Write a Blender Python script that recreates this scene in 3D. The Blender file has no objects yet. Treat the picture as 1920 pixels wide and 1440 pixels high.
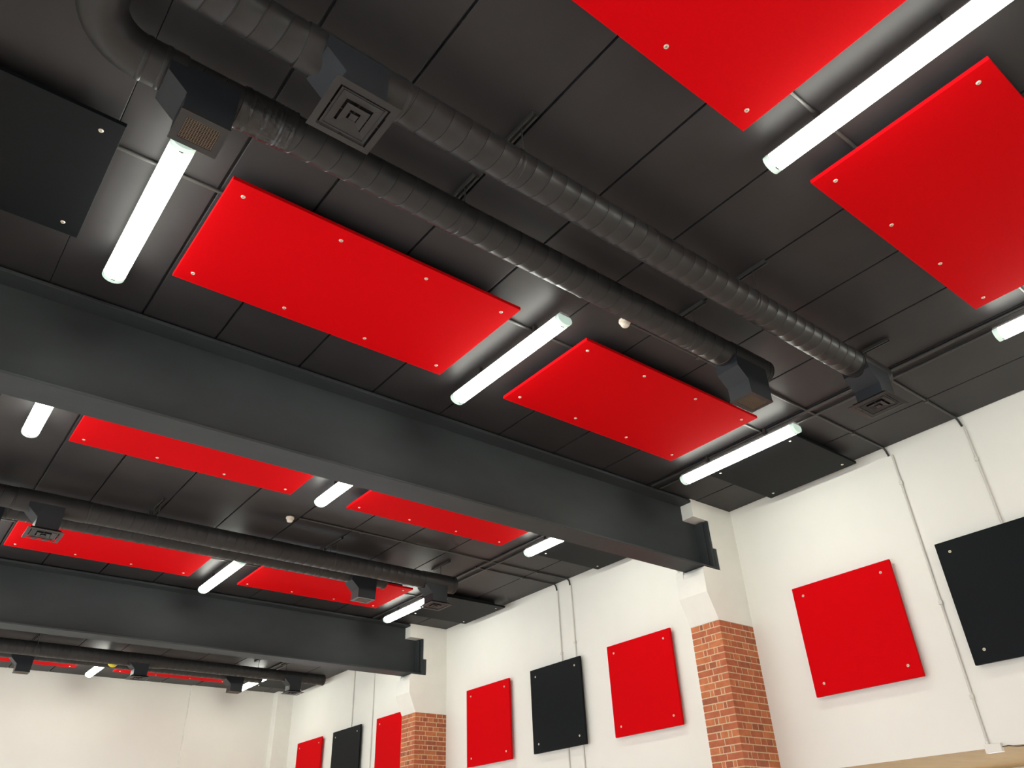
import bpy, bmesh, math, random
from mathutils import Vector, Matrix
random.seed(4)
H = 1.6                       # eye height: all z values below are measured from the eye and lifted by H
PI = math.pi
scene = bpy.context.scene
COL = scene.collection

# ------------------------------------------------------------------ materials
def mat(name, base, rough=0.6, spec=0.5, metal=0.0, noise=None, bump=None, emit=None):
    m = bpy.data.materials.new(name); m.use_nodes = True
    nt = m.node_tree; b = nt.nodes['Principled BSDF']
    b.inputs['Base Color'].default_value = (*base, 1); b.inputs['Roughness'].default_value = rough
    b.inputs['Specular IOR Level'].default_value = spec; b.inputs['Metallic'].default_value = metal
    tc = nt.nodes.new('ShaderNodeTexCoord')
    if noise:
        scale, amt, stretch = noise
        mp = nt.nodes.new('ShaderNodeMapping'); mp.inputs['Scale'].default_value = stretch
        n = nt.nodes.new('ShaderNodeTexNoise'); n.inputs['Scale'].default_value = scale; n.inputs['Detail'].default_value = 5
        n.inputs['Roughness'].default_value = 0.6
        mr = nt.nodes.new('ShaderNodeMapRange'); mr.inputs[1].default_value = 0.3; mr.inputs[2].default_value = 0.7
        mr.inputs[3].default_value = 1 - amt; mr.inputs[4].default_value = 1 + amt
        mx = nt.nodes.new('ShaderNodeVectorMath'); mx.operation = 'SCALE'; mx.inputs[0].default_value = base
        nt.links.new(tc.outputs['Object'], mp.inputs[0]); nt.links.new(mp.outputs[0], n.inputs['Vector'])
        nt.links.new(n.outputs['Fac'], mr.inputs[0]); nt.links.new(mr.outputs[0], mx.inputs['Scale'])
        nt.links.new(mx.outputs[0], b.inputs['Base Color'])
    if bump:
        scale, strength, dist = bump
        n2 = nt.nodes.new('ShaderNodeTexNoise'); n2.inputs['Scale'].default_value = scale; n2.inputs['Detail'].default_value = 4
        bp = nt.nodes.new('ShaderNodeBump'); bp.inputs['Strength'].default_value = strength; bp.inputs['Distance'].default_value = dist
        nt.links.new(tc.outputs['Object'], n2.inputs['Vector'])
        nt.links.new(n2.outputs['Fac'], bp.inputs['Height']); nt.links.new(bp.outputs[0], b.inputs['Normal'])
    if emit:
        b.inputs['Emission Color'].default_value = (*emit[0], 1); b.inputs['Emission Strength'].default_value = emit[1]
    return m

M = {}
M['ceil'] = mat('ceiling_paint', (0.0245, 0.0226, 0.0240), 0.50, 0.30, noise=(1.6, 0.16, (1, 1, 1)), bump=(9, 0.12, 0.01))
M['beam'] = mat('beam_paint', (0.0350, 0.0400, 0.0420), 0.55, 0.18, noise=(1.1, 0.22, (0.5, 1, 1)), bump=(14, 0.10, 0.01))
M['duct'] = mat('duct_paint', (0.0225, 0.0212, 0.0212), 0.42, 0.34, noise=(5, 0.15, (1, 1, 1)), bump=(30, 0.1, 0.004))
M['box'] = mat('duct_box_paint', (0.019, 0.022, 0.027), 0.45, 0.35, noise=(4, 0.12, (1, 1, 1)))
M['tape'] = mat('duct_tape_foil', (0.018, 0.017, 0.017), 0.3, 0.45, bump=(14, 0.6, 0.02))
M['grille'] = mat('grille_brass_grey', (0.16, 0.11, 0.075), 0.45, 0.5)
M['shade_plate'] = mat('duct_shade_plate', (0.012, 0.010, 0.009), 0.9, 0.1)  # dark tone painted for the shade inside a diffuser outlet
M['shade_plate_brown'] = mat('duct_shade_plate_brown', (0.016, 0.012, 0.008), 0.8, 0.2)  # brown-black tone painted for the shade behind a mesh grille
M['chip'] = mat('bare_metal_chip', (0.55, 0.53, 0.5), 0.35, 0.5, 0.6)
M['pipe_dark'] = mat('painted_conduit', (0.040, 0.038, 0.036), 0.4, 0.5)
M['red'] = mat('red_felt_board', (0.59, 0.0004, 0.003), 0.8, 0.06, noise=(60, 0.04, (1, 1, 1)), bump=(120, 0.15, 0.002))
M['black'] = mat('black_felt_board', (0.0060, 0.0072, 0.0086), 0.55, 0.10, noise=(60, 0.15, (1, 1, 1)), bump=(120, 0.15, 0.002))
M['batten'] = mat('dark_batten', (0.015, 0.014, 0.014), 0.8)
M['screw'] = mat('screw_cup', (0.62, 0.56, 0.45), 0.4, 0.5, 0.25)
M['slot'] = mat('screw_centre', (0.25, 0.21, 0.15), 0.5, 0.5, 0.3)
M['wall'] = mat('white_wall_paint', (0.78, 0.765, 0.705), 0.55, 0.4, noise=(0.8, 0.025, (1, 1, 1)), bump=(5, 0.05, 0.01))
M['wallb'] = mat('plaster_paint', (0.78, 0.765, 0.705), 0.6, 0.35, noise=(3, 0.03, (1, 1, 1)), bump=(7, 0.25, 0.01))
M['aisle'] = mat('warm_light_soffit', (0.47, 0.35, 0.205), 0.9, 0.03, noise=(2, 0.06, (1, 3, 1)))  # tan stands for warm light painted onto an off-white soffit
M['floor'] = mat('pale_timber_floor', (0.80, 0.695, 0.565), 0.4, 0.4, noise=(3, 0.1, (1, 8, 1)))
M['conduit'] = mat('white_conduit', (0.62, 0.60, 0.55), 0.45, 0.5)
M['plastic'] = mat('white_plastic', (0.75, 0.72, 0.66), 0.4, 0.5)
M['detector'] = mat('detector_plastic', (0.80, 0.72, 0.60), 0.4, 0.5)
M['yellow'] = mat('yellow_rubber', (0.75, 0.62, 0.02), 0.4, 0.5)
M['lamp'] = mat('lamp_diffuser', (0.9, 0.9, 0.88), 0.4, 0.5, emit=((0.98, 1.0, 0.90), 30.0))
M['lampcap'] = mat('lamp_end_cap', (0.66, 0.76, 0.70), 0.3, 0.5, emit=((0.72, 1.0, 0.86), 0.45))
M['lampbody'] = mat('lamp_tray', (0.62, 0.58, 0.55), 0.4, 0.5)
M['mortar'] = mat('mortar', (0.66, 0.50, 0.32), 0.9, 0.2, noise=(30, 0.1, (1, 1, 1)))
M['brickA'] = mat('brick_red', (0.42, 0.125, 0.060), 0.85, 0.2, noise=(9, 0.20, (1, 1, 1)), bump=(60, 0.3, 0.004))
M['brickB'] = mat('brick_orange', (0.50, 0.165, 0.070), 0.85, 0.2, noise=(9, 0.18, (1, 1, 1)), bump=(60, 0.3, 0.004))
M['brickC'] = mat('brick_brown', (0.33, 0.105, 0.055), 0.85, 0.2, noise=(9, 0.25, (1, 1, 1)), bump=(60, 0.3, 0.004))

# ------------------------------------------------------------------ helpers
def link(name, me, parent=None, loc=(0, 0, 0)):
    o = bpy.data.objects.new(name, me); COL.objects.link(o)
    o.location = loc
    if parent is not None: o.parent = parent
    return o
def mesh(name, bm, mats, sharp=None):
    bmesh.ops.recalc_face_normals(bm, faces=bm.faces)
    me = bpy.data.meshes.new(name); bm.to_mesh(me); bm.free()
    for m in (mats if isinstance(mats, (list, tuple)) else [mats]): me.materials.append(m)
    if sharp is not None:
        for p in me.polygons: p.use_smooth = True
        me.set_sharp_from_angle(angle=math.radians(sharp))
    return me
def ob(name, bm, mats, parent=None, loc=(0, 0, 0), sharp=None):
    return link(name, mesh(name, bm, mats, sharp), parent, loc)
def root(name, label, cat, loc=(0, 0, 0), group=None, kind=None):
    o = bpy.data.objects.new(name, None); COL.objects.link(o); o.location = loc; o.empty_display_size = .1
    return tag(o, label, cat, group, kind)
def tag(o, label=None, cat=None, group=None, kind=None):
    if label: o['label'] = label
    if cat: o['category'] = cat
    if group: o['group'] = group
    if kind: o['kind'] = kind
    return o
def kids(o): return [c for c in bpy.data.objects if c.parent == o]
def copy_tree(src, loc, label, group=None):
    r = src.copy(); COL.objects.link(r); r.location = loc; r['label'] = label
    if group: r['group'] = group
    for c in kids(src):
        d = c.copy(); COL.objects.link(d); d.parent = r
        for g in kids(c):
            e = g.copy(); COL.objects.link(e); e.parent = d
    return r
def B(): return bmesh.new()
def box(bm, x0, x1, y0, y1, z0, z1, bev=0, mi=0):
    n0 = len(bm.faces)
    vs = [bm.verts.new((x, y, z)) for x in (x0, x1) for y in (y0, y1) for z in (z0, z1)]
    fs = [bm.faces.new([vs[i] for i in f]) for f in ((0, 1, 3, 2), (4, 6, 7, 5), (0, 4, 5, 1), (2, 3, 7, 6), (0, 2, 6, 4), (1, 5, 7, 3))]
    for f in fs: f.material_index = mi
    if bev:
        es = set(e for f in fs for e in f.edges)
        r = bmesh.ops.bevel(bm, geom=list(es), offset=bev, segments=2, affect='EDGES', profile=0.5)
        for f in r['faces']: f.material_index = mi
    return bm
def prism(bm, pts, a0, a1, plane='xz', mi=0):
    def P(p, a): return (p[0], a, p[1]) if plane == 'xz' else ((a, p[0], p[1]) if plane == 'yz' else (p[0], p[1], a))
    A = [bm.verts.new(P(p, a0)) for p in pts]; C = [bm.verts.new(P(p, a1)) for p in pts]
    fs = [bm.faces.new(A), bm.faces.new(C[::-1])]
    n = len(pts)
    for i in range(n): fs.append(bm.faces.new((A[i], C[i], C[(i + 1) % n], A[(i + 1) % n])))
    for f in fs: f.material_index = mi
    return bm
def tube(bm, path, r, n=16, caps=True, mi=0, radii=None):
    path = [Vector(p) for p in path]; rings = []
    t0 = (path[1] - path[0]).normalized()
    up = Vector((0, 0, 1)) if abs(t0.z) < .9 else Vector((1, 0, 0))
    u = t0.cross(up).normalized()
    for i, p in enumerate(path):
        if i == 0: t = path[1] - p
        elif i == len(path) - 1: t = p - path[i - 1]
        else: t = (path[i + 1] - p).normalized() + (p - path[i - 1]).normalized()
        t.normalize(); u = (u - t * u.dot(t)).normalized(); v = t.cross(u)
        rr = radii[i] if radii else r
        rings.append([bm.verts.new(p + (u * math.cos(a) + v * math.sin(a)) * rr) for a in [2 * PI * k / n for k in range(n)]])
    for a, b in zip(rings, rings[1:]):
        for k in range(n): bm.faces.new((a[k], a[(k + 1) % n], b[(k + 1) % n], b[k])).material_index = mi
    if caps:
        bm.faces.new(rings[0][::-1]).material_index = mi; bm.faces.new(rings[-1]).material_index = mi
    return bm
def arc(c, r, a0, a1, n, plane='xy', z=0):
    out = []
    for i in range(n + 1):
        a = a0 + (a1 - a0) * i / n; p = (c[0] + r * math.cos(a), c[1] + r * math.sin(a))
        out.append((p[0], p[1], z) if plane == 'xy' else (p[0], z, p[1]) if plane == 'xz' else (z, p[0], p[1]))
    return out
def spiral(bm, x0, x1, y, z, r, pitch=.124, n=44, phase=0.0, mi_groove=0):
    """spiral-wound duct along x with a real lock seam running round it"""
    prof = [(0, 0), (.004, .0014), (.006, -.0022), (.0105, -.0022), (.0125, .0010), (.017, 0)]
    K = len(prof); st = []
    x = x0 - pitch * 1.0 - phase
    while x < x1 + pitch:
        for dx, dr in prof: st.append((x + dx, r + dr))
        x += pitch
    def V(i, j):
        xx = st[i][0] + pitch * j / n; a = 2 * PI * j / n
        xx = min(max(xx, x0), x1)
        return (xx, y + st[i][1] * math.sin(a), z - st[i][1] * math.cos(a) * -1)
    S = len(st); g = [[bm.verts.new(V(i, j)) for j in range(n)] for i in range(S)]
    for i in range(S - 1):
        for j in range(n):
            if j < n - 1: q = (g[i][j], g[i + 1][j], g[i + 1][j + 1], g[i][j + 1])
            else:
                if i + K + 1 >= S: continue
                q = (g[i][j], g[i + 1][j], g[i + K + 1][0], g[i + K][0])
            xs = [v.co.x for v in q]
            if max(xs) - min(xs) < 1e-6: continue
            bm.faces.new(q)
    bmesh.ops.remove_doubles(bm, verts=bm.verts[:], dist=2e-5)
    return bm

ZC = 4.015 + H          # underside of the ceiling slabs
XW = 8.46               # face of the long white wall
XL = -1.20
YB = -1.00
YF = 19.60
C1, C2, C3 = 5.786, 12.56, 19.30

# ------------------------------------------------------------------ the room
bm = B(); seams = [.185, .875] + [1.485 + .770 * k for k in range(0, 9)]
seams = [s for s in seams if XL < s < 7.5] + [7.775]
ed = [XL - .2] + seams + [XW + .0]
for a, b in zip(ed, ed[1:]):
    ga, gb = (.0015 if a < .2 else .0085), (.0015 if b < .2 else .0085)
    box(bm, a + ga, b - gb, YB - .1, YF + .3, ZC, ZC + .05, bev=.004)
box(bm, XL - .2, XW, YB - .1, YF + .3, ZC + .03, ZC + .25)
tag(ob('ceiling', bm, M['ceil']), 'black painted ceiling of long concrete planks with open joints', 'ceiling', kind='structure')
bm = B(); box(bm, XL - .2, 12.5, YB - .2, YF + .4, -.2, 0)
tag(ob('floor', bm, M['floor']), 'timber floor of the hall', 'floor', kind='structure')
ZO = .833 + H           # underside of the high wall where the side aisle opens
bm = B(); box(bm, XW, XW + .30, YB - .2, YF + .4, ZO, ZC + .25)
tag(ob('wall_right', bm, M['wall']), 'long white painted wall on the right above the side opening', 'wall', kind='structure')
bm = B(); box(bm, XL - .2, 6.05, YF, YF + .2, 0, ZC + .02); box(bm, 6.05, XW + .2, YF - .035, YF + .2, 0, ZC + .02, bev=.006)
tag(ob('wall_far', bm, M['wall']), 'white end wall with one vertical joint', 'wall', kind='structure')
bm = B()
WINL = [(-.55, 2.35), (2.75, 5.45), (6.6, 9.2), (9.6, 12.2), (13.3, 15.9), (16.3, 18.9)]  # unseen windows added so daylight lifts the ceiling panels
box(bm, XL - .2, XL, YB - .2, YF + .2, 0, .95); box(bm, XL - .2, XL, YB - .2, YF + .2, 2.55, ZC)
ys = [YB - .2] + [v for w in WINL for v in w] + [YF + .2]
for a, b in zip(ys[::2], ys[1::2]): box(bm, XL - .2, XL, a, b, .95, 2.55)
tag(ob('wall_left', bm, M['wall']), 'white painted wall on the left', 'wall', kind='structure')
bm = B(); box(bm, XL - .2, 12.5, YB - .2, YB, 0, ZC + .02)
tag(ob('wall_back', bm, M['wall']), 'white painted wall behind the viewer', 'wall', kind='structure')
bm = B(); box(bm, XW + .30, 12.4, YB - .2, YF + .4, ZO, ZO + .12)
box(bm, XW + .001, XW + .30, YB, YF, ZO - .004, ZO)
tag(ob('ceiling_aisle', bm, M['aisle']), 'low ceiling of the side aisle beyond the white wall, warm light painted in as tan', 'ceiling', kind='structure')
bm = B(); box(bm, 10.75, 10.95, YB - .2, YF + .4, 0, .80); box(bm, 10.75, 10.95, YB - .2, YF + .4, 1.85, ZO)
for y in (-1.2, 2.2, 5.6, 9.0, 12.4, 15.8, 19.2): box(bm, 10.75, 10.95, y, y + .5, .80, 1.85)  # gaps between these piers are unseen windows added to brighten the aisle
tag(ob('wall_aisle', bm, M['wall']), 'white outer wall of the side aisle', 'wall', kind='structure')

nwin = 0
for a, b in WINL:
    nwin += 1; bm = B(); m_ = (a + b) / 2
    for q in ((a, a + .05), (m_ - .025, m_ + .025), (b - .05, b)): box(bm, XL - .14, XL - .08, q[0], q[1], .95, 2.55)
    for q in ((.95, 1.0), (2.0, 2.04), (2.50, 2.55)): box(bm, XL - .14, XL - .08, a, b, q[0], q[1])
    tag(ob('window_%d' % nwin, bm, M['plastic']), 'white framed window added in the left wall for daylight, out of view', 'window', kind='structure')

# ------------------------------------------------------------------ columns on the right wall
def brick_column(y0, wd, label):
    xc, xk, zb, zk, zB = 7.806, 7.668, 2.488, 2.812, 3.128
    y1 = y0 + wd
    r = root('column', label, 'column', (xc, y0, 0), 'brick columns under the steel beams')
    L = Vector((xc, y0, 0))
    bm = B()
    # plaster head: near slab has the pocket that takes the beam, the far slab is solid
    near = [(XW, zb), (xc, zb), (xk, zk), (xk, zB - .09), (xk + .012, zB - .03), (xk + .035, zB), (8.015, zB), (8.015, 3.41), (7.952, 3.41), (7.952, 3.772), (7.655, 3.772), (7.655, 4.012), (XW, 4.012)]
    far = [(XW, zb), (xc, zb), (xk, zk), (xk, zB - .06), (xk + .015, zB + .02), (xk + .06, zB + .05), (xk + .02, 3.2), (xk + .02, 4.012), (XW, 4.012)]
    prism(bm, [(x - xc, z + H) for x, z in near], 0, .325)
    prism(bm, [(x - xc, z + H) for x, z in far], .325, wd)
    ob('plaster_head', bm, M['wallb'], r)
    # brickwork
    bm = B(); d = .004
    box(bm, .004, XW - xc, .004, wd - .004, 0, zb + H - .002)
    nx, ny = XW - xc, wd
    j = .013; ph = .0757; z = zb + H - .064; row = 0
    while z > -.02:
        zz0, zz1 = max(z, 0.0), z + .0632
        if row == 0: zz1 -= .004
        if row % 2 == 1:   # headers on the near face, stretchers on the side face
            fx = [0, .105, .165, .275, .385, .495, .605, nx + j]; fy = [.0, .222, ny + .0]
        else:
            fx = [0, .222, .455, nx + j]; fy = [.0, .105, .155, .262, .314, ny + .0]
        if row == 0: fx = [0, .225, .455, .58, nx + j]
        z0, z1 = zz0, zz1
        for k, (a, b) in enumerate(zip(fx, fx[1:])):
            if k == 0: continue
            mi = random.choice([1, 1, 1, 2, 2, 3]); jit = random.uniform(-.003, .003)
            box(bm, a + jit, b - j, 0, .05, z0, z1, bev=.0015, mi=mi)
        for k, (a, b) in enumerate(zip(fy, fy[1:])):
            if k == 0: continue
            mi = random.choice([1, 1, 2, 2, 3])
            box(bm, 0, .05, a, b - (j if k < len(fy) - 2 else 0), z0, z1, bev=.0015, mi=mi)
        # the corner brick shows on both faces
        mi = random.choice([1, 1, 2])
        prism(bm, [(0, 0), (fx[1] - j, 0), (fx[1] - j, .05), (.05, .05), (.05, fy[1] - j), (0, fy[1] - j)], z0, z1, 'xy', mi=mi)
        z -= ph; row += 1
    ob('brickwork', bm, [M['mortar'], M['brickA'], M['brickB'], M['brickC']], r)
    return r
brick_column(C1, .44, 'near red brick column with white corbelled head, beside the large square red wall panel')
brick_column(C2, .46, 'farther red brick column, partly hiding a red wall panel behind it')
bm = B(); box(bm, 8.055 - XW, 0, 0, YF - .035 - C3, 0, 4.012 + H, bev=.004)
o = ob('corner_column', bm, M['wallb'], None, (XW, C3, 0)); tag(o, 'plain white square column in the far corner of the hall', 'column')

# ------------------------------------------------------------------ steel beams
def beam(y0, label, cleat=True):
    r = root('steel_beam', label, 'beam', (XL, y0, 3.13 + H), 'deep black steel roof beams')
    O = Vector((XL, y0, 3.13 + H)); w = .318; tf = .022
    zb, zt = 3.136 + H - O.z, 3.964 + H - O.z
    xe = 7.952 - XL; xn = 7.653 - XL
    bm = B(); box(bm, 0, 7.945 - XL, 0, w, zb, zb + tf, bev=.003); ob('bottom_flange', bm, M['beam'], r)
    bm = B(); box(bm, 0, xn, 0, w + .05, zt, zt + .03, bev=.003); ob('top_flange', bm, M['beam'], r)
    bm = B(); prism(bm, [(0, zb + tf - .001), (7.94 - XL, zb + tf - .001), (7.94 - XL, 3.768 + H - O.z), (xn, 3.768 + H - O.z), (xn, zt + .001), (0, zt + .001)], .178, .196)
    ob('web', bm, M['beam'], r)
    bm = B(); box(bm, 7.872 - XL, 7.882 - XL, .05, .179, zb + tf, 3.76 + H - O.z, bev=.002); ob('stiffener', bm, M['beam'], r)
    bm = B(); box(bm, 7.905 - XL, 7.944 - XL, .004, .30, zb + tf, 3.765 + H - O.z, bev=.004); ob('end_plate', bm, M['beam'], r)
    bm = B(); box(bm, 7.948 - XL, 8.012 - XL, .002, .20, zb - .003, 3.405 + H - O.z, bev=.006); ob('packing_block', bm, M['beam'], r)
    return r
beam(C1, 'nearest deep black steel beam crossing the whole hall above the near brick column')
beam(C2, 'second black steel beam, farther down the hall above the farther brick column')

# ------------------------------------------------------------------ batten lamps
LZ = 3.922 + H
def make_lamp(loc, label):
    r = root('batten_light', label, 'ceiling light', loc, 'fluorescent batten lights')
    ln, w = 1.56, .150; h2 = w / 2
    bm = B()
    prism(bm, [(-.058, -.034), (-.062, -.028), (-.058, -.022), (-.044, 0), (.044, 0), (.058, -.022), (.062, -.028), (.058, -.034)], .004, ln - .004)
    ob('tray', bm, M['lampbody'], r)
    def prof(s, n=18):
        pts = []
        for i in range(n + 1):
            a = PI - .62 + (PI + 1.24) * i / n; pts.append((.0775 * s * math.cos(a), -.060 + .057 * s * math.sin(a)))
        return pts
    bm = B(); prism(bm, prof(.97), .045, ln - .045); ob('diffuser', bm, M['lamp'], r, sharp=40)
    for yy in (.38, ln - .38):
        bm = B(); box(bm, -.020, .020, yy - .015, yy + .015, -.004, ZC - LZ + .001, bev=.002); ob('mounting_bracket', bm, M['pipe_dark'], r)
    for a, b in ((.0, .045), (ln - .045, ln)):
        bm = B(); prism(bm, prof(1.0), a, b); ob('end_cap', bm, M['lampcap'], r, sharp=40)
    for yy in (.042, ln - .042):
        bm = B(); box(bm, -.014, .014, yy - .004, yy + .004, -.1205, -.115, bev=.0015); ob('clip', bm, M['pipe_dark'], r)
    return r
lamps = [
 (.535, 3.69, 'batten light at the left, starting right under the mesh duct outlet'),
 (3.635, .10, 'largest batten light, between the two big red panels at the top right'),
 (6.92, .10, 'batten light cut by the right edge, below the right-hand big red panel'),
 (3.635, 3.69, 'batten light between the two red panels of the row before the near beam'),
 (6.89, 3.69, 'batten light between red panel and black panel near the white wall'),
 (.535, 6.60, 'short-looking batten light at the far left, just beyond the near beam'),
 (3.65, 6.60, 'batten light between two red panels, half hidden by the near beam'),
 (6.87, 6.60, 'batten light just beyond the near beam, beside the black panel by the white wall'),
 (3.65, 10.54, 'batten light in front of the second beam, between two red panels'),
 (6.88, 10.54, 'batten light beside the end box of the middle duct'),
 (3.65, 17.22, 'farthest batten light near the end wall, left of the two'),
 (6.89, 17.22, 'farthest batten light partly behind a duct box near the far corner'),
 (.535, .10, 'batten light overhead, out of the top of the view'),
 (3.65, 13.35, 'batten light hidden just beyond the second beam, middle of the hall'),
 (6.88, 13.35, 'batten light hidden just beyond the second beam, near the white wall'),
 (.535, 13.35, 'batten light hidden just beyond the second beam, left side'),
 (.535, 10.54, 'batten light left of the view, in front of the second beam'),
 (.535, 17.40, 'batten light left of the view near the end wall')]
L0 = make_lamp((lamps[0][0], lamps[0][1], LZ), lamps[0][2])
for x, y, lb in lamps[1:]: copy_tree(L0, (x, y, LZ), lb)

# ------------------------------------------------------------------ acoustic panels
def screw_meshes():
    bm = B(); n = 16
    prof = [(0, -.0035), (.005, -.003), (.006, -.0055), (.0125, -.005), (.0155, 0)]
    rings = [[bm.verts.new((rr * math.cos(2 * PI * k / n), rr * math.sin(2 * PI * k / n), zz)) for k in range(n)] for rr, zz in prof[1:]]
    c = bm.verts.new((0, 0, prof[0][1]))
    for k in range(n): bm.faces.new((c, rings[0][k], rings[0][(k + 1) % n])).material_index = 1
    for a, b in zip(rings, rings[1:]):
        for k in range(n): bm.faces.new((a[k], b[k], b[(k + 1) % n], a[(k + 1) % n]))
    return mesh('screw', bm, [M['screw'], M['slot']], 30)
SCREW = screw_meshes()
def make_panel(w, d, nx, ny, m, loc, label, cat, group, name, inset=.115):
    """a board face-down: x along w, y along d, bottom face at z=0"""
    r = root(name, label, cat, loc, group); t = .030
    bm = B(); box(bm, 0, w, 0, d, 0, t, bev=.0025); ob('board', bm, m, r)
    for q in ((.16, .22), (d - .22, d - .16)):
        bm = B(); box(bm, .10, w - .10, q[0], q[1], t, t + .082); ob('batten', bm, M['batten'], r)
    for i in range(nx):
        for k in range(ny):
            link('screw', SCREW, r, (inset + (w - 2 * inset) * i / (nx - 1), inset + (d - 2 * inset) * k / (ny - 1), 0))
    return r
ZP = 3.9 + H
G1, G2 = 'red acoustic panels under the ceiling', 'black acoustic panels under the ceiling'
reds = [
 (.889, .412, 'big red ceiling panel at the top, left of the largest light'),
 (4.030, .412, 'big red ceiling panel at the right edge, right of the largest light'),
 (.889, 3.847, 'long red ceiling panel left of centre, between two lights before the near beam'),
 (4.030, 3.847, 'red ceiling panel right of centre, beside the small outlet box of a duct'),
 (.889, 7.028, 'red ceiling panel just beyond the near beam, on the left'),
 (4.030, 7.028, 'red ceiling panel just beyond the near beam, in the middle'),
 (.889, 10.52, 'red ceiling panel before the second beam at the left edge, behind a square diffuser'),
 (4.030, 10.52, 'red ceiling panel before the second beam, behind a small duct box'),
 (.889, 17.27, 'sliver of red ceiling panel by the end wall, at the left edge'),
 (4.030, 17.27, 'sliver of red ceiling panel by the end wall, right of the farthest left light')]
R0 = make_panel(2.404, 1.192, 4, 2, M['red'], (reds[0][0], reds[0][1], ZP), reds[0][2], 'acoustic panel', G1, 'acoustic_panel')
for x, y, lb in reds[1:]: copy_tree(R0, (x, y, ZP), lb)
blacks = [
 (-1.03, 3.825, 'black ceiling panel at the left edge, left of the leftmost light'),
 (7.052, 3.847, 'black ceiling panel touching the white wall beside a light, before the near beam'),
 (7.052, 7.028, 'black ceiling panel just beyond the near beam by the white wall'),
 (7.052, 10.54, 'black ceiling panel by the white wall, right of the end box of the middle duct'),
 (7.052, 17.27, 'black ceiling panel in the far corner by the end wall')]
K0 = make_panel(1.254, 1.192, 2, 2, M['black'], (blacks[0][0], blacks[0][1], ZP), blacks[0][2], 'acoustic panel', G2, 'acoustic_panel')
for x, y, lb in blacks[1:]: copy_tree(K0, (x, y, ZP), lb)

# wall panels: built face towards -x
F = .9905; XF = XW * F
def make_wall_panel(m, y0, y1, label, group):
    r = root('wall_panel', label, 'acoustic panel', (XF, y0, 1.541 + H), group)
    w, h, t = y1 - y0, 1.221, .034
    bm = B(); box(bm, 0, t, 0, w, 0, h, bev=.004); ob('board', bm, m, r)
    for a in (.15, w - .21):
        bm = B(); box(bm, t, XW - XF + .001, a, a + .06, .12, h - .12); ob('batten', bm, M['batten'], r)
    for yy in (.13, w - .13):
        for zz in (.125, h - .115):
            s = link('screw', SCREW, r, (0, yy, zz)); s.rotation_euler = (0, PI / 2, 0)
    return r
GW, GB = 'red panels on the white wall', 'black panels on the white wall'
for m, a, b, lb, g in [
 (M['red'], 3.888, 5.142, 'large square red wall panel, nearest one to the viewer', GW),
 (M['black'], 2.135, 3.371, 'large black wall panel at the right edge of the view', GB),
 (M['red'], 7.116, 8.349, 'red wall panel just left of the near brick column', GW),
 (M['black'], 8.945, 10.14, 'black wall panel between the two brick columns', GB),
 (M['red'], 10.70, 11.923, 'red wall panel just right of the farther brick column', GW),
 (M['red'], 13.87, 15.09, 'red wall panel half hidden behind the farther brick column', GW),
 (M['black'], 15.761, 16.999, 'small-looking black wall panel beyond the farther brick column', GB),
 (M['red'], 17.533, 18.784, 'farthest red wall panel, next to the corner of the hall', GW)]:
    make_wall_panel(m, a * F, b * F, lb, g)

# ------------------------------------------------------------------ ventilation ducts
def core_grille(parent, bx, by, z, w, d, n=14):
    """mesh grille set in the bottom plate of a box"""
    bm = B(); t = .0010
    for i in range(n):
        x = bx + w * i / (n - 1); box(bm, x - t, x + t, by, by + d, z - .002, z + .004)
        y = by + d * i / (n - 1); box(bm, bx, bx + w, y - t, y + t, z - .001, z + .003)
    ob('mesh_grille', bm, M['grille'], parent)
def diffuser(parent, cx, cy, z, s=.365):
    bm = B(); h = s / 2
    def ring(o, i, zo, zi, th=.003):
        A = [bm.verts.new((cx + sx * o, cy + sy * o, zo)) for sx, sy in ((-1, -1), (1, -1), (1, 1), (-1, 1))]
        C = [bm.verts.new((cx + sx * i, cy + sy * i, zi)) for sx, sy in ((-1, -1), (1, -1), (1, 1), (-1, 1))]
        A2 = [bm.verts.new(v.co + Vector((0, 0, th))) for v in A]; C2 = [bm.verts.new(v.co + Vector((0, 0, th))) for v in C]
        for k in range(4):
            q = (k + 1) % 4
            bm.faces.new((A[k], A[q], C[q], C[k])); bm.faces.new((A2[k], C2[k], C2[q], A2[q]))
            bm.faces.new((A[k], A2[k], A2[q], A[q])); bm.faces.new((C[k], C[q], C2[q], C2[k]))
    ring(h, h * .79, z, z - .003)
    ring(h * .72, h * .42, z + .002, z + .010)
    ring(h * .36, h * .16, z - .004, z + .003)
    box(bm, cx - h * .11, cx + h * .11, cy - h * .11, cy + h * .11, z - .008, z - .002, bev=.001)
    # thin bridges that carry the cones
    box(bm, cx - .004, cx + .004, cy - h * .85, cy + h * .85, z + .016, z + .020); box(bm, cx - h * .85, cx + h * .85, cy - .004, cy + .004, z + .016, z + .020)
    ob('square_diffuser', bm, M['duct'], parent)
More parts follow.
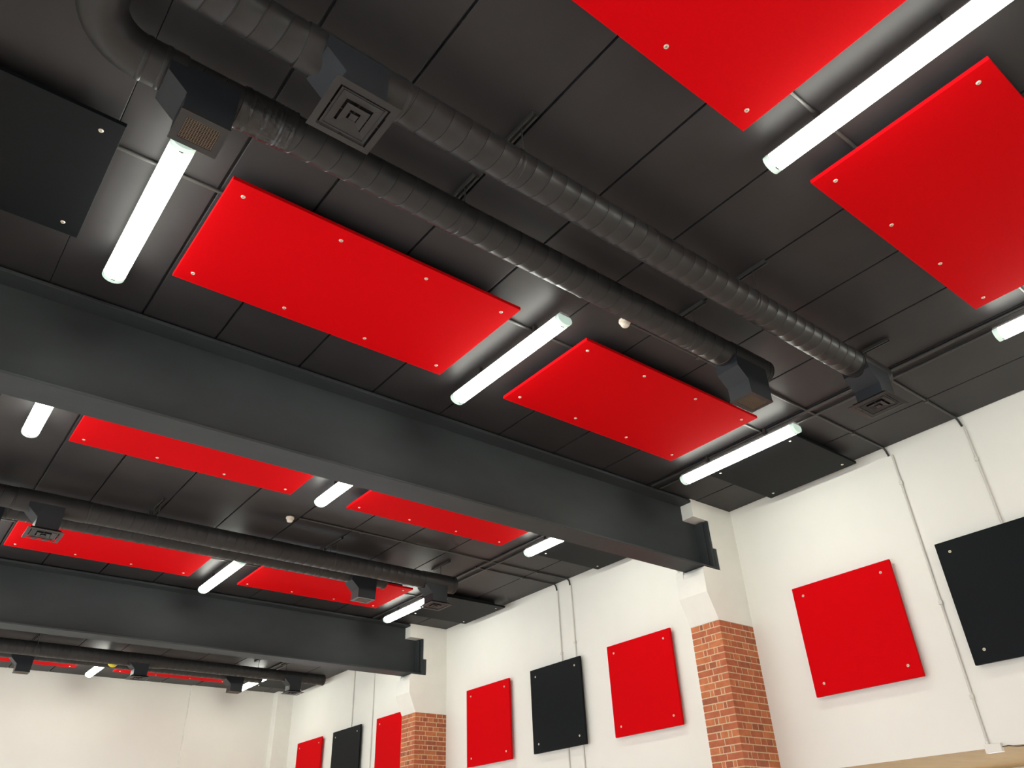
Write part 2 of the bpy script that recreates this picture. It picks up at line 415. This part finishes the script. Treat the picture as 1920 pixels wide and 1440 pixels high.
def outlet(r, x0, x1, y0, y1, zbot, zaxis, kind, O):
    """drop box under a duct: slanted on its left side, closed at the bottom, with a dark plate painted as the shaded inside; coordinates local to O"""
    X = lambda v: v - O.x; Y = lambda v: v - O.y; Zz = lambda v: v + H - O.z
    zs = zbot + .12; t = .004
    pts = [(X(x0), Zz(zbot)), (X(x1), Zz(zbot)), (X(x1) + .008, Zz(zs)), (X(x1) + .012, Zz(zaxis)), (X(x0) - .115, Zz(zaxis)), (X(x0) - .115, Zz(zs + .105)), (X(x0), Zz(zs))]
    bm = B(); prism(bm, pts, Y(y0), Y(y1))
    b = ob('outlet_box', bm, [M['box']], r)
    zb0 = Zz(zbot)
    if kind == 'mesh':
        e = .036; bm = B()
        box(bm, X(x0) - .004, X(x0) + e, Y(y0) - .004, Y(y1) + .004, zb0 - .010, zb0 + .004); box(bm, X(x1) - e, X(x1) + .004, Y(y0) - .004, Y(y1) + .004, zb0 - .010, zb0 + .004)
        box(bm, X(x0) + e, X(x1) - e, Y(y0) - .004, Y(y0) + e, zb0 - .010, zb0 + .004); box(bm, X(x0) + e, X(x1) - e, Y(y1) - e, Y(y1) + .004, zb0 - .010, zb0 + .004)
        ob('outlet_rim', bm, M['duct'], b)
        bm = B(); box(bm, X(x0) + e, X(x1) - e, Y(y0) + e, Y(y1) - e, zb0 - .0015, zb0); ob('opening', bm, M['shade_plate_brown'], b)  # flat dark plate painted as shade behind the mesh; the box is closed
        core_grille(b, X(x0) + e + .004, Y(y0) + e + .004, zb0 - .007, x1 - x0 - 2 * e - .008, y1 - y0 - 2 * e - .008)
    else:
        bm = B(); h = .030
        box(bm, X(x0), X(x0) + .004, Y(y0), Y(y1), zb0 - h, zb0); box(bm, X(x1) - .004, X(x1), Y(y0), Y(y1), zb0 - h, zb0)
        box(bm, X(x0), X(x1), Y(y0), Y(y0) + .004, zb0 - h, zb0); box(bm, X(x0), X(x1), Y(y1) - .004, Y(y1), zb0 - h, zb0)
        ob('outlet_neck', bm, M['box'], b)
        bm = B(); cx, cy = X((x0 + x1) / 2), Y((y0 + y1) / 2); box(bm, cx - .150, cx + .150, cy - .150, cy + .150, zb0 - .003, zb0 + .001); ob('opening', bm, M['shade_plate'], b)  # dark plate on the closed box, painted as shade above the cones
        diffuser(b, cx, cy, zb0 - h)
    return b
def ring_band(r, x, O, y, z, rad, w=.028, t=.004, name='joint_collar'):
    bm = B(); tube(bm, [(x - O.x - w / 2, y - O.y, z + H - O.z), (x - O.x - w * .3, y - O.y, z + H - O.z), (x - O.x + w * .3, y - O.y, z + H - O.z), (x - O.x + w / 2, y - O.y, z + H - O.z)], rad, 40, True,
                   radii=[rad + .001, rad + t, rad + t, rad + .001])
    ob(name, bm, M['duct'], r, sharp=50)
def hanger(r, x, O, y, z, rad, yc=None, both=True):
    """slotted channel on the ceiling, two rods and a strap under the duct"""
    X = x - O.x; Y = y - O.y; ZT = ZC - O.z; zc = z + H - O.z; L2 = .23
    bm = B()
    prism(bm, [(X - .021, ZT), (X - .021, ZT - .030), (X - .010, ZT - .030), (X - .010, ZT - .026), (X - .016, ZT - .026), (X - .016, ZT - .004), (X + .016, ZT - .004), (X + .016, ZT - .026), (X + .010, ZT - .026), (X + .010, ZT - .030), (X + .021, ZT - .030), (X + .021, ZT)], Y - L2, Y + L2)
    ob('hanger_channel', bm, M['pipe_dark'], r)
    for s in ((-1, 1) if both else (0,)):
        bm = B(); tube(bm, [(X, Y + s * (rad - .02) , zc + (rad * .55 if s else rad)), (X, Y + s * (rad - .02), ZT - .004)], .005, 8)
        ob('hanger_rod', bm, M['pipe_dark'], r)
    ring_band(r, x, O, y, z, rad, .030, .004, 'hanger_strap')
def build_duct(y, z, rad, x0, x1, label, boxes, hangers, collars, elbow=None, wrap=None, sleeve=None, big=None, single_rods=()):
    O = Vector((x0, y, z + H)); r = root('ventilation_duct', label, 'duct', O, 'black ventilation ducts along the hall')
    bm = B()
    if big:
        spiral(bm, 0, big[0] - x0, 0, 0, big[1]); ob('spiral_pipe', bm, M['duct'], r, sharp=35)
        bm = B(); spiral(bm, big[0] - x0 + .12, x1 - x0, 0, 0, rad); ob('spiral_pipe', bm, M['duct'], r, sharp=35)
        bm = B(); tube(bm, [(big[0] - x0, 0, 0), (big[0] - x0 + .13, 0, 0)], rad, 40, False, radii=[big[1] + .002, rad + .002]); ob('reducer', bm, M['duct'], r, sharp=50)
    else:
        spiral(bm, (.22 - x0) if elbow else 0, x1 - x0, 0, 0, rad); ob('spiral_pipe', bm, M['duct'], r, sharp=35)
    bm = B(); tube(bm, [(x1 - x0 - .035, 0, 0), (x1 - x0 - .03, 0, 0), (x1 - x0 + .006, 0, 0), (x1 - x0 + .012, 0, 0)], rad, 44, True, radii=[rad + .0005, rad + .005, rad + .005, rad - .006])
    ob('end_cap', bm, M['duct'], r, sharp=50)
    if elbow:
        path = [(.36, y), (.16, y)]; cx, cy, R = .16, y - .27, .27
        for i in range(1, 13):
            a = PI / 2 + (PI / 2) * i / 12; path.append((cx + R * math.cos(a), cy + R * math.sin(a)))
        path.append((cx - R, elbow))
        bm = B(); tube(bm, [(p[0] - x0, p[1] - y, 0) for p in path], rad + .006, 44, True); ob('elbow', bm, M['duct'], r, sharp=30)
        for xx in (.16, .26): ring_band(r, xx, O, y, z, rad + .006, .03, .004)
    for b in boxes: outlet(r, *b, O)
    for h in hangers: hanger(r, h, O, y, z, rad if not big or h > big[0] else big[1], both=h not in single_rods)
    for c in collars: ring_band(r, c, O, y, z, rad if not big or c > big[0] else big[1])
    if sleeve:
        for a, b in sleeve:
            bm = B(); tube(bm, [(a - x0, 0, 0), (b - x0, 0, 0)], rad + .007, 44, True); ob('sleeve', bm, M['duct'], r, sharp=50)
    if wrap:
        a, b = wrap; bm = B(); n = 30; path = []; radii = []
        for i in range(n + 1):
            f = i / n; path.append((a - x0 + (b - a) * f, 0, 0)); radii.append(rad + .009 + random.uniform(-.002, .003))
        tube(bm, path, rad, 48, True, radii=radii)
        for v in bm.verts:
            d = Vector((0, v.co.y, v.co.z)); k = 1 + random.uniform(-.010, .012); v.co.y *= k; v.co.z *= k
        ob('foil_tape_wrap', bm, M['tape'], r, sharp=20)
    return r
y1a, y1b, za, zb_ = 2.572, 3.190, 3.73, 3.79
build_duct(y1a, za, .119, -1.15, 6.50, 'upper one of the two near ducts, ending highest at the right with a square diffuser',
    [(.99, 1.225, 2.43, 2.675, 3.405, za, 'diffuser'), (6.17, 6.395, 2.45, 2.69, 3.405, za, 'diffuser')], [2.205, 4.56, 6.39], [1.385, .80, 3.4], sleeve=[(.78, 1.37), (6.05, 6.47)], single_rods=(6.39,))
build_duct(y1b, zb_, .116, -.225, 5.60, 'lower one of the two near ducts, bent at its left end, with a mesh outlet',
    [(.392, .645, 3.075, 3.305, 3.445, zb_, 'mesh'), (5.165, 5.46, 3.085, 3.305, 3.395, zb_, 'mesh')], [2.205, 4.56], [3.4, .70], elbow=y1a + .12, wrap=(.68, 1.0), sleeve=[(5.06, 5.52)])
y2a, y2b = 9.58, 10.09
build_duct(y2a, za, .121, -1.15, 6.56, 'front one of the middle ducts between the beams, with a diffuser at the left edge',
    [(.945, 1.18, 9.46, 9.70, 3.405, za, 'diffuser'), (6.13, 6.375, 9.47, 9.71, 3.405, za, 'diffuser')], [2.18, 4.56, 6.335], [1.45, .75], sleeve=[(6.0, 6.5), (.70, 1.42)], single_rods=(6.335,))
build_duct(y2b, zb_, .116, -.225, 5.66, 'rear one of the middle ducts, with its outlet box before a red panel',
    [(.392, .645, 9.98, 10.2, 3.445, zb_, 'mesh'), (5.18, 5.455, 9.96, 10.185, 3.45, zb_, 'mesh')], [2.18, 4.56], [4.62, .70], elbow=y2a + .122)
y3a, y3b = 16.43, 16.99
build_duct(y3a, za, .108, -1.15, 7.84, 'front one of the farthest ducts before the end wall',
    [(3.93, 4.17, 16.33, 16.55, 3.43, za, 'diffuser'), (7.04, 7.28, 16.31, 16.53, 3.43, za, 'diffuser')], [2.23, 6.36, 6.97], [5.6], big=(4.35, .124), single_rods=(6.36, 6.97))
build_duct(y3b, zb_ - .02, .116, -1.15, 6.66, 'rear one of the farthest ducts, with two plain outlet boxes over the end wall',
    [(2.06, 2.30, 16.89, 17.10, 3.43, zb_, 'mesh'), (5.99, 6.24, 16.86, 17.09, 3.43, zb_, 'mesh')], [2.23], [3.2])

# ------------------------------------------------------------------ conduits
def conduit(name, path, r_, m, label, clips=(), cat='conduit', group=None, clipdir=None):
    O = Vector(path[0]); O.z += H
    rt = root(name, label, cat, O, group)
    P = [Vector((p[0], p[1], p[2] + H)) - O for p in path]
    # rounded bends
    Q = [P[0]]
    for i in range(1, len(P) - 1):
        a = (P[i - 1] - P[i]); b = (P[i + 1] - P[i]); d = min(.05, a.length * .4, b.length * .4)
        s, e = P[i] + a.normalized() * d, P[i] + b.normalized() * d
        for t in (0, .25, .5, .75, 1): Q.append(s * (1 - t) ** 2 + P[i] * 2 * t * (1 - t) + e * t * t)
    Q.append(P[-1])
    bm = B(); tube(bm, Q, r_, 12); ob('pipe', bm, m, rt, sharp=50)
    for c in clips:
        c = Vector((c[0], c[1], c[2] + H)) - O
        bm = B(); box(bm, c.x - r_ * 1.7, c.x + r_ * 1.7, c.y - r_ * 1.7, c.y + r_ * 1.7, c.z - r_ * 1.7, c.z + r_ * 1.7, bev=.003); ob('saddle_clip', bm, m, rt)
    return rt
zc_ = 4.001
GC = 'conduits under the ceiling'
for (y, lb) in ((1.28, 'conduit crossing behind the two big red panels and the largest light'), (4.115, 'conduit behind the row of panels before the near beam'),
                (7.66, 'conduit behind the row of panels just beyond the near beam'), (11.05, 'conduit behind the row of panels before the second beam')):
    conduit('ceiling_conduit', [(.0, y, zc_), (8.2, y, zc_)], .0125, M['pipe_dark'], lb, group=GC)
xw_ = XW - .012
def drop(y, yw, x0, zend, lb, lb2, clips=()):
    conduit('ceiling_conduit', [(x0, y, zc_), (XW - .016, y, zc_), (XW - .016, y - .02, 3.90)], .0115, M['pipe_dark'], lb, clips=[(x, y, zc_) for x in (x0 + .9, 7.78)], group=GC)
    conduit('wall_conduit', [(xw_, yw, 3.895), (xw_, yw, zend)], .0115, M['conduit'], lb2, clips=[(xw_, yw, c) for c in clips], group='white conduits down the right wall')
drop(3.545, 3.488, 4.27, .872, 'dark conduit running from the near smoke detector to the white wall', 'white conduit between the large red and black wall panels, ending at a small box', (3.55, 2.2, 1.287))
drop(2.70, 2.665, 5.5, 1.20, 'dark conduit from behind the highest duct end to the white wall', 'white conduit disappearing behind the large black panel at the right edge', (3.5,))
drop(9.035, 9.000, 3.78, .86, 'dark conduit from the farther detector to the white wall', 'white conduit nearer the near column, behind the black panel between the columns', (3.0,))
drop(9.36, 9.325, 6.82, .86, 'short dark conduit crossing to the wall beyond the twin conduits', 'white conduit farther from the near column, behind the black panel between the columns', (2.9,))
conduit('wall_conduit', [(xw_, 16.14, 3.98), (xw_, 16.14, .86)], .012, M['conduit'], 'thin conduit above the small-looking black panel on the far part of the wall', group='white conduits down the right wall')
conduit('wall_conduit', [(xw_, 15.25, 3.98), (xw_, 15.25, .86)], .012, M['conduit'], 'thin conduit on the wall just right of the small-looking black panel', group='white conduits down the right wall')
for x, rr in ((6.905, .018), (7.055, .014)):
    side = 'left' if x < 7 else 'right'
    conduit('ceiling_conduit', [(x, -.6, zc_ - .004), (x, 5.76, zc_ - .004)], rr, M['pipe_dark'], side + ' one of two parallel dark pipes passing over the highest duct end', group=GC)
    conduit('ceiling_conduit', [(x - .05, 6.2, zc_ - .004), (x - .05, 12.54, zc_ - .004)], rr, M['pipe_dark'], side + ' one of two parallel dark pipes crossing the bay between the beams', group=GC)
    conduit('ceiling_conduit', [(x - .02, 13.0, zc_ - .004), (x - .02, 19.5, zc_ - .004)], rr, M['pipe_dark'], side + ' one of two parallel dark pipes beyond the second beam', group=GC)

# junction box at the foot of the near wall conduit
rt = root('junction_box', 'small white box at the conduit foot on the lower edge of the white wall', 'electrical box', (XW, 3.44, .79 + H))
bm = B(); box(bm, -.055, 0, -.075, .075, .0, .075, bev=.005); ob('box_body', bm, M['plastic'], rt)
bm = B(); tube(bm, [(-.02, .048, .074), (-.02, .048, .10)], .017, 14); ob('gland', bm, M['plastic'], rt, sharp=40)
bm = B(); tube(bm, [(-.03, -.07, .04), (-.025, -.13, .045), (-.015, -.20, .030), (-.02, -.26, .028)], .004, 8); ob('cable_tail', bm, M['batten'], rt, sharp=60)

# smoke detectors
def lathe(bm, prof, n=28, mi=0):
    rings = [[bm.verts.new((rr * math.cos(2 * PI * k / n), rr * math.sin(2 * PI * k / n), zz)) for k in range(n)] for rr, zz in prof]
    for a, b in zip(rings, rings[1:]):
        for k in range(n): bm.faces.new((a[k], a[(k + 1) % n], b[(k + 1) % n], b[k])).material_index = mi
    bm.faces.new(rings[0]); bm.faces.new(rings[-1])
def make_detector(x, y, label):
    r = root('smoke_detector', label, 'smoke detector', (x, y, ZC - .022), 'smoke detectors')
    bm = B(); lathe(bm, [(.050, .022), (.050, .004), (.046, 0)]); ob('back_box', bm, M['pipe_dark'], r, sharp=40)
    bm = B(); lathe(bm, [(.052, 0), (.053, -.012), (.050, -.022), (.040, -.026)]); ob('base', bm, M['detector'], r, sharp=40)
    bm = B(); lathe(bm, [(.040, -.026), (.038, -.048), (.030, -.060), (.016, -.064)]); ob('sensor_head', bm, M['detector'], r, sharp=50)
    return r
D0 = make_detector(4.195, 3.535, 'white smoke detector tucked against the near duct, above the right-hand red panel')
copy_tree(D0, (3.665, 9.06, ZC - .022), 'white smoke detector on the ceiling between the beams, left of centre')

# yellow ball lodged between the farthest ducts
bm = B(); bmesh.ops.create_uvsphere(bm, u_segments=32, v_segments=20, radius=.098)
o = ob('yellow_ball', bm, M['yellow'], None, (3.63, 16.765, 3.722 + H), sharp=60); tag(o, 'yellow ball lodged between the two farthest ducts, only its lower edge showing', 'ball')

# ------------------------------------------------------------------ camera
Rm = [[0.7860758924970878, -0.617033664846258, -0.036798745648494606], [0.3048675933773825, 0.43880031290287086, -0.8452869547701686], [0.537717808653563, 0.6532409523619429, 0.5330439160276307]]
cam = bpy.data.cameras.new('camera'); co = bpy.data.objects.new('camera', cam); COL.objects.link(co)
cam.sensor_width = 36; cam.sensor_fit = 'HORIZONTAL'; cam.lens = 1458.81 / 1920 * 36; cam.clip_start = .05; cam.clip_end = 100
rt_, dn, fw = [Vector(v) for v in Rm]
m3 = Matrix((rt_, -dn, -fw)).transposed()
co.matrix_world = Matrix.Translation((0, 0, H)) @ m3.to_4x4()
scene.camera = co

w = bpy.data.worlds.new('world'); scene.world = w; w.use_nodes = True
w.node_tree.nodes['Background'].inputs[0].default_value = (.80, .88, 1, 1); w.node_tree.nodes['Background'].inputs[1].default_value = 7.6
vs = scene.view_settings; vs.view_transform = 'Standard'; vs.look = 'None'; vs.gamma = 1; vs.use_curve_mapping = False; vs.exposure = 0.0
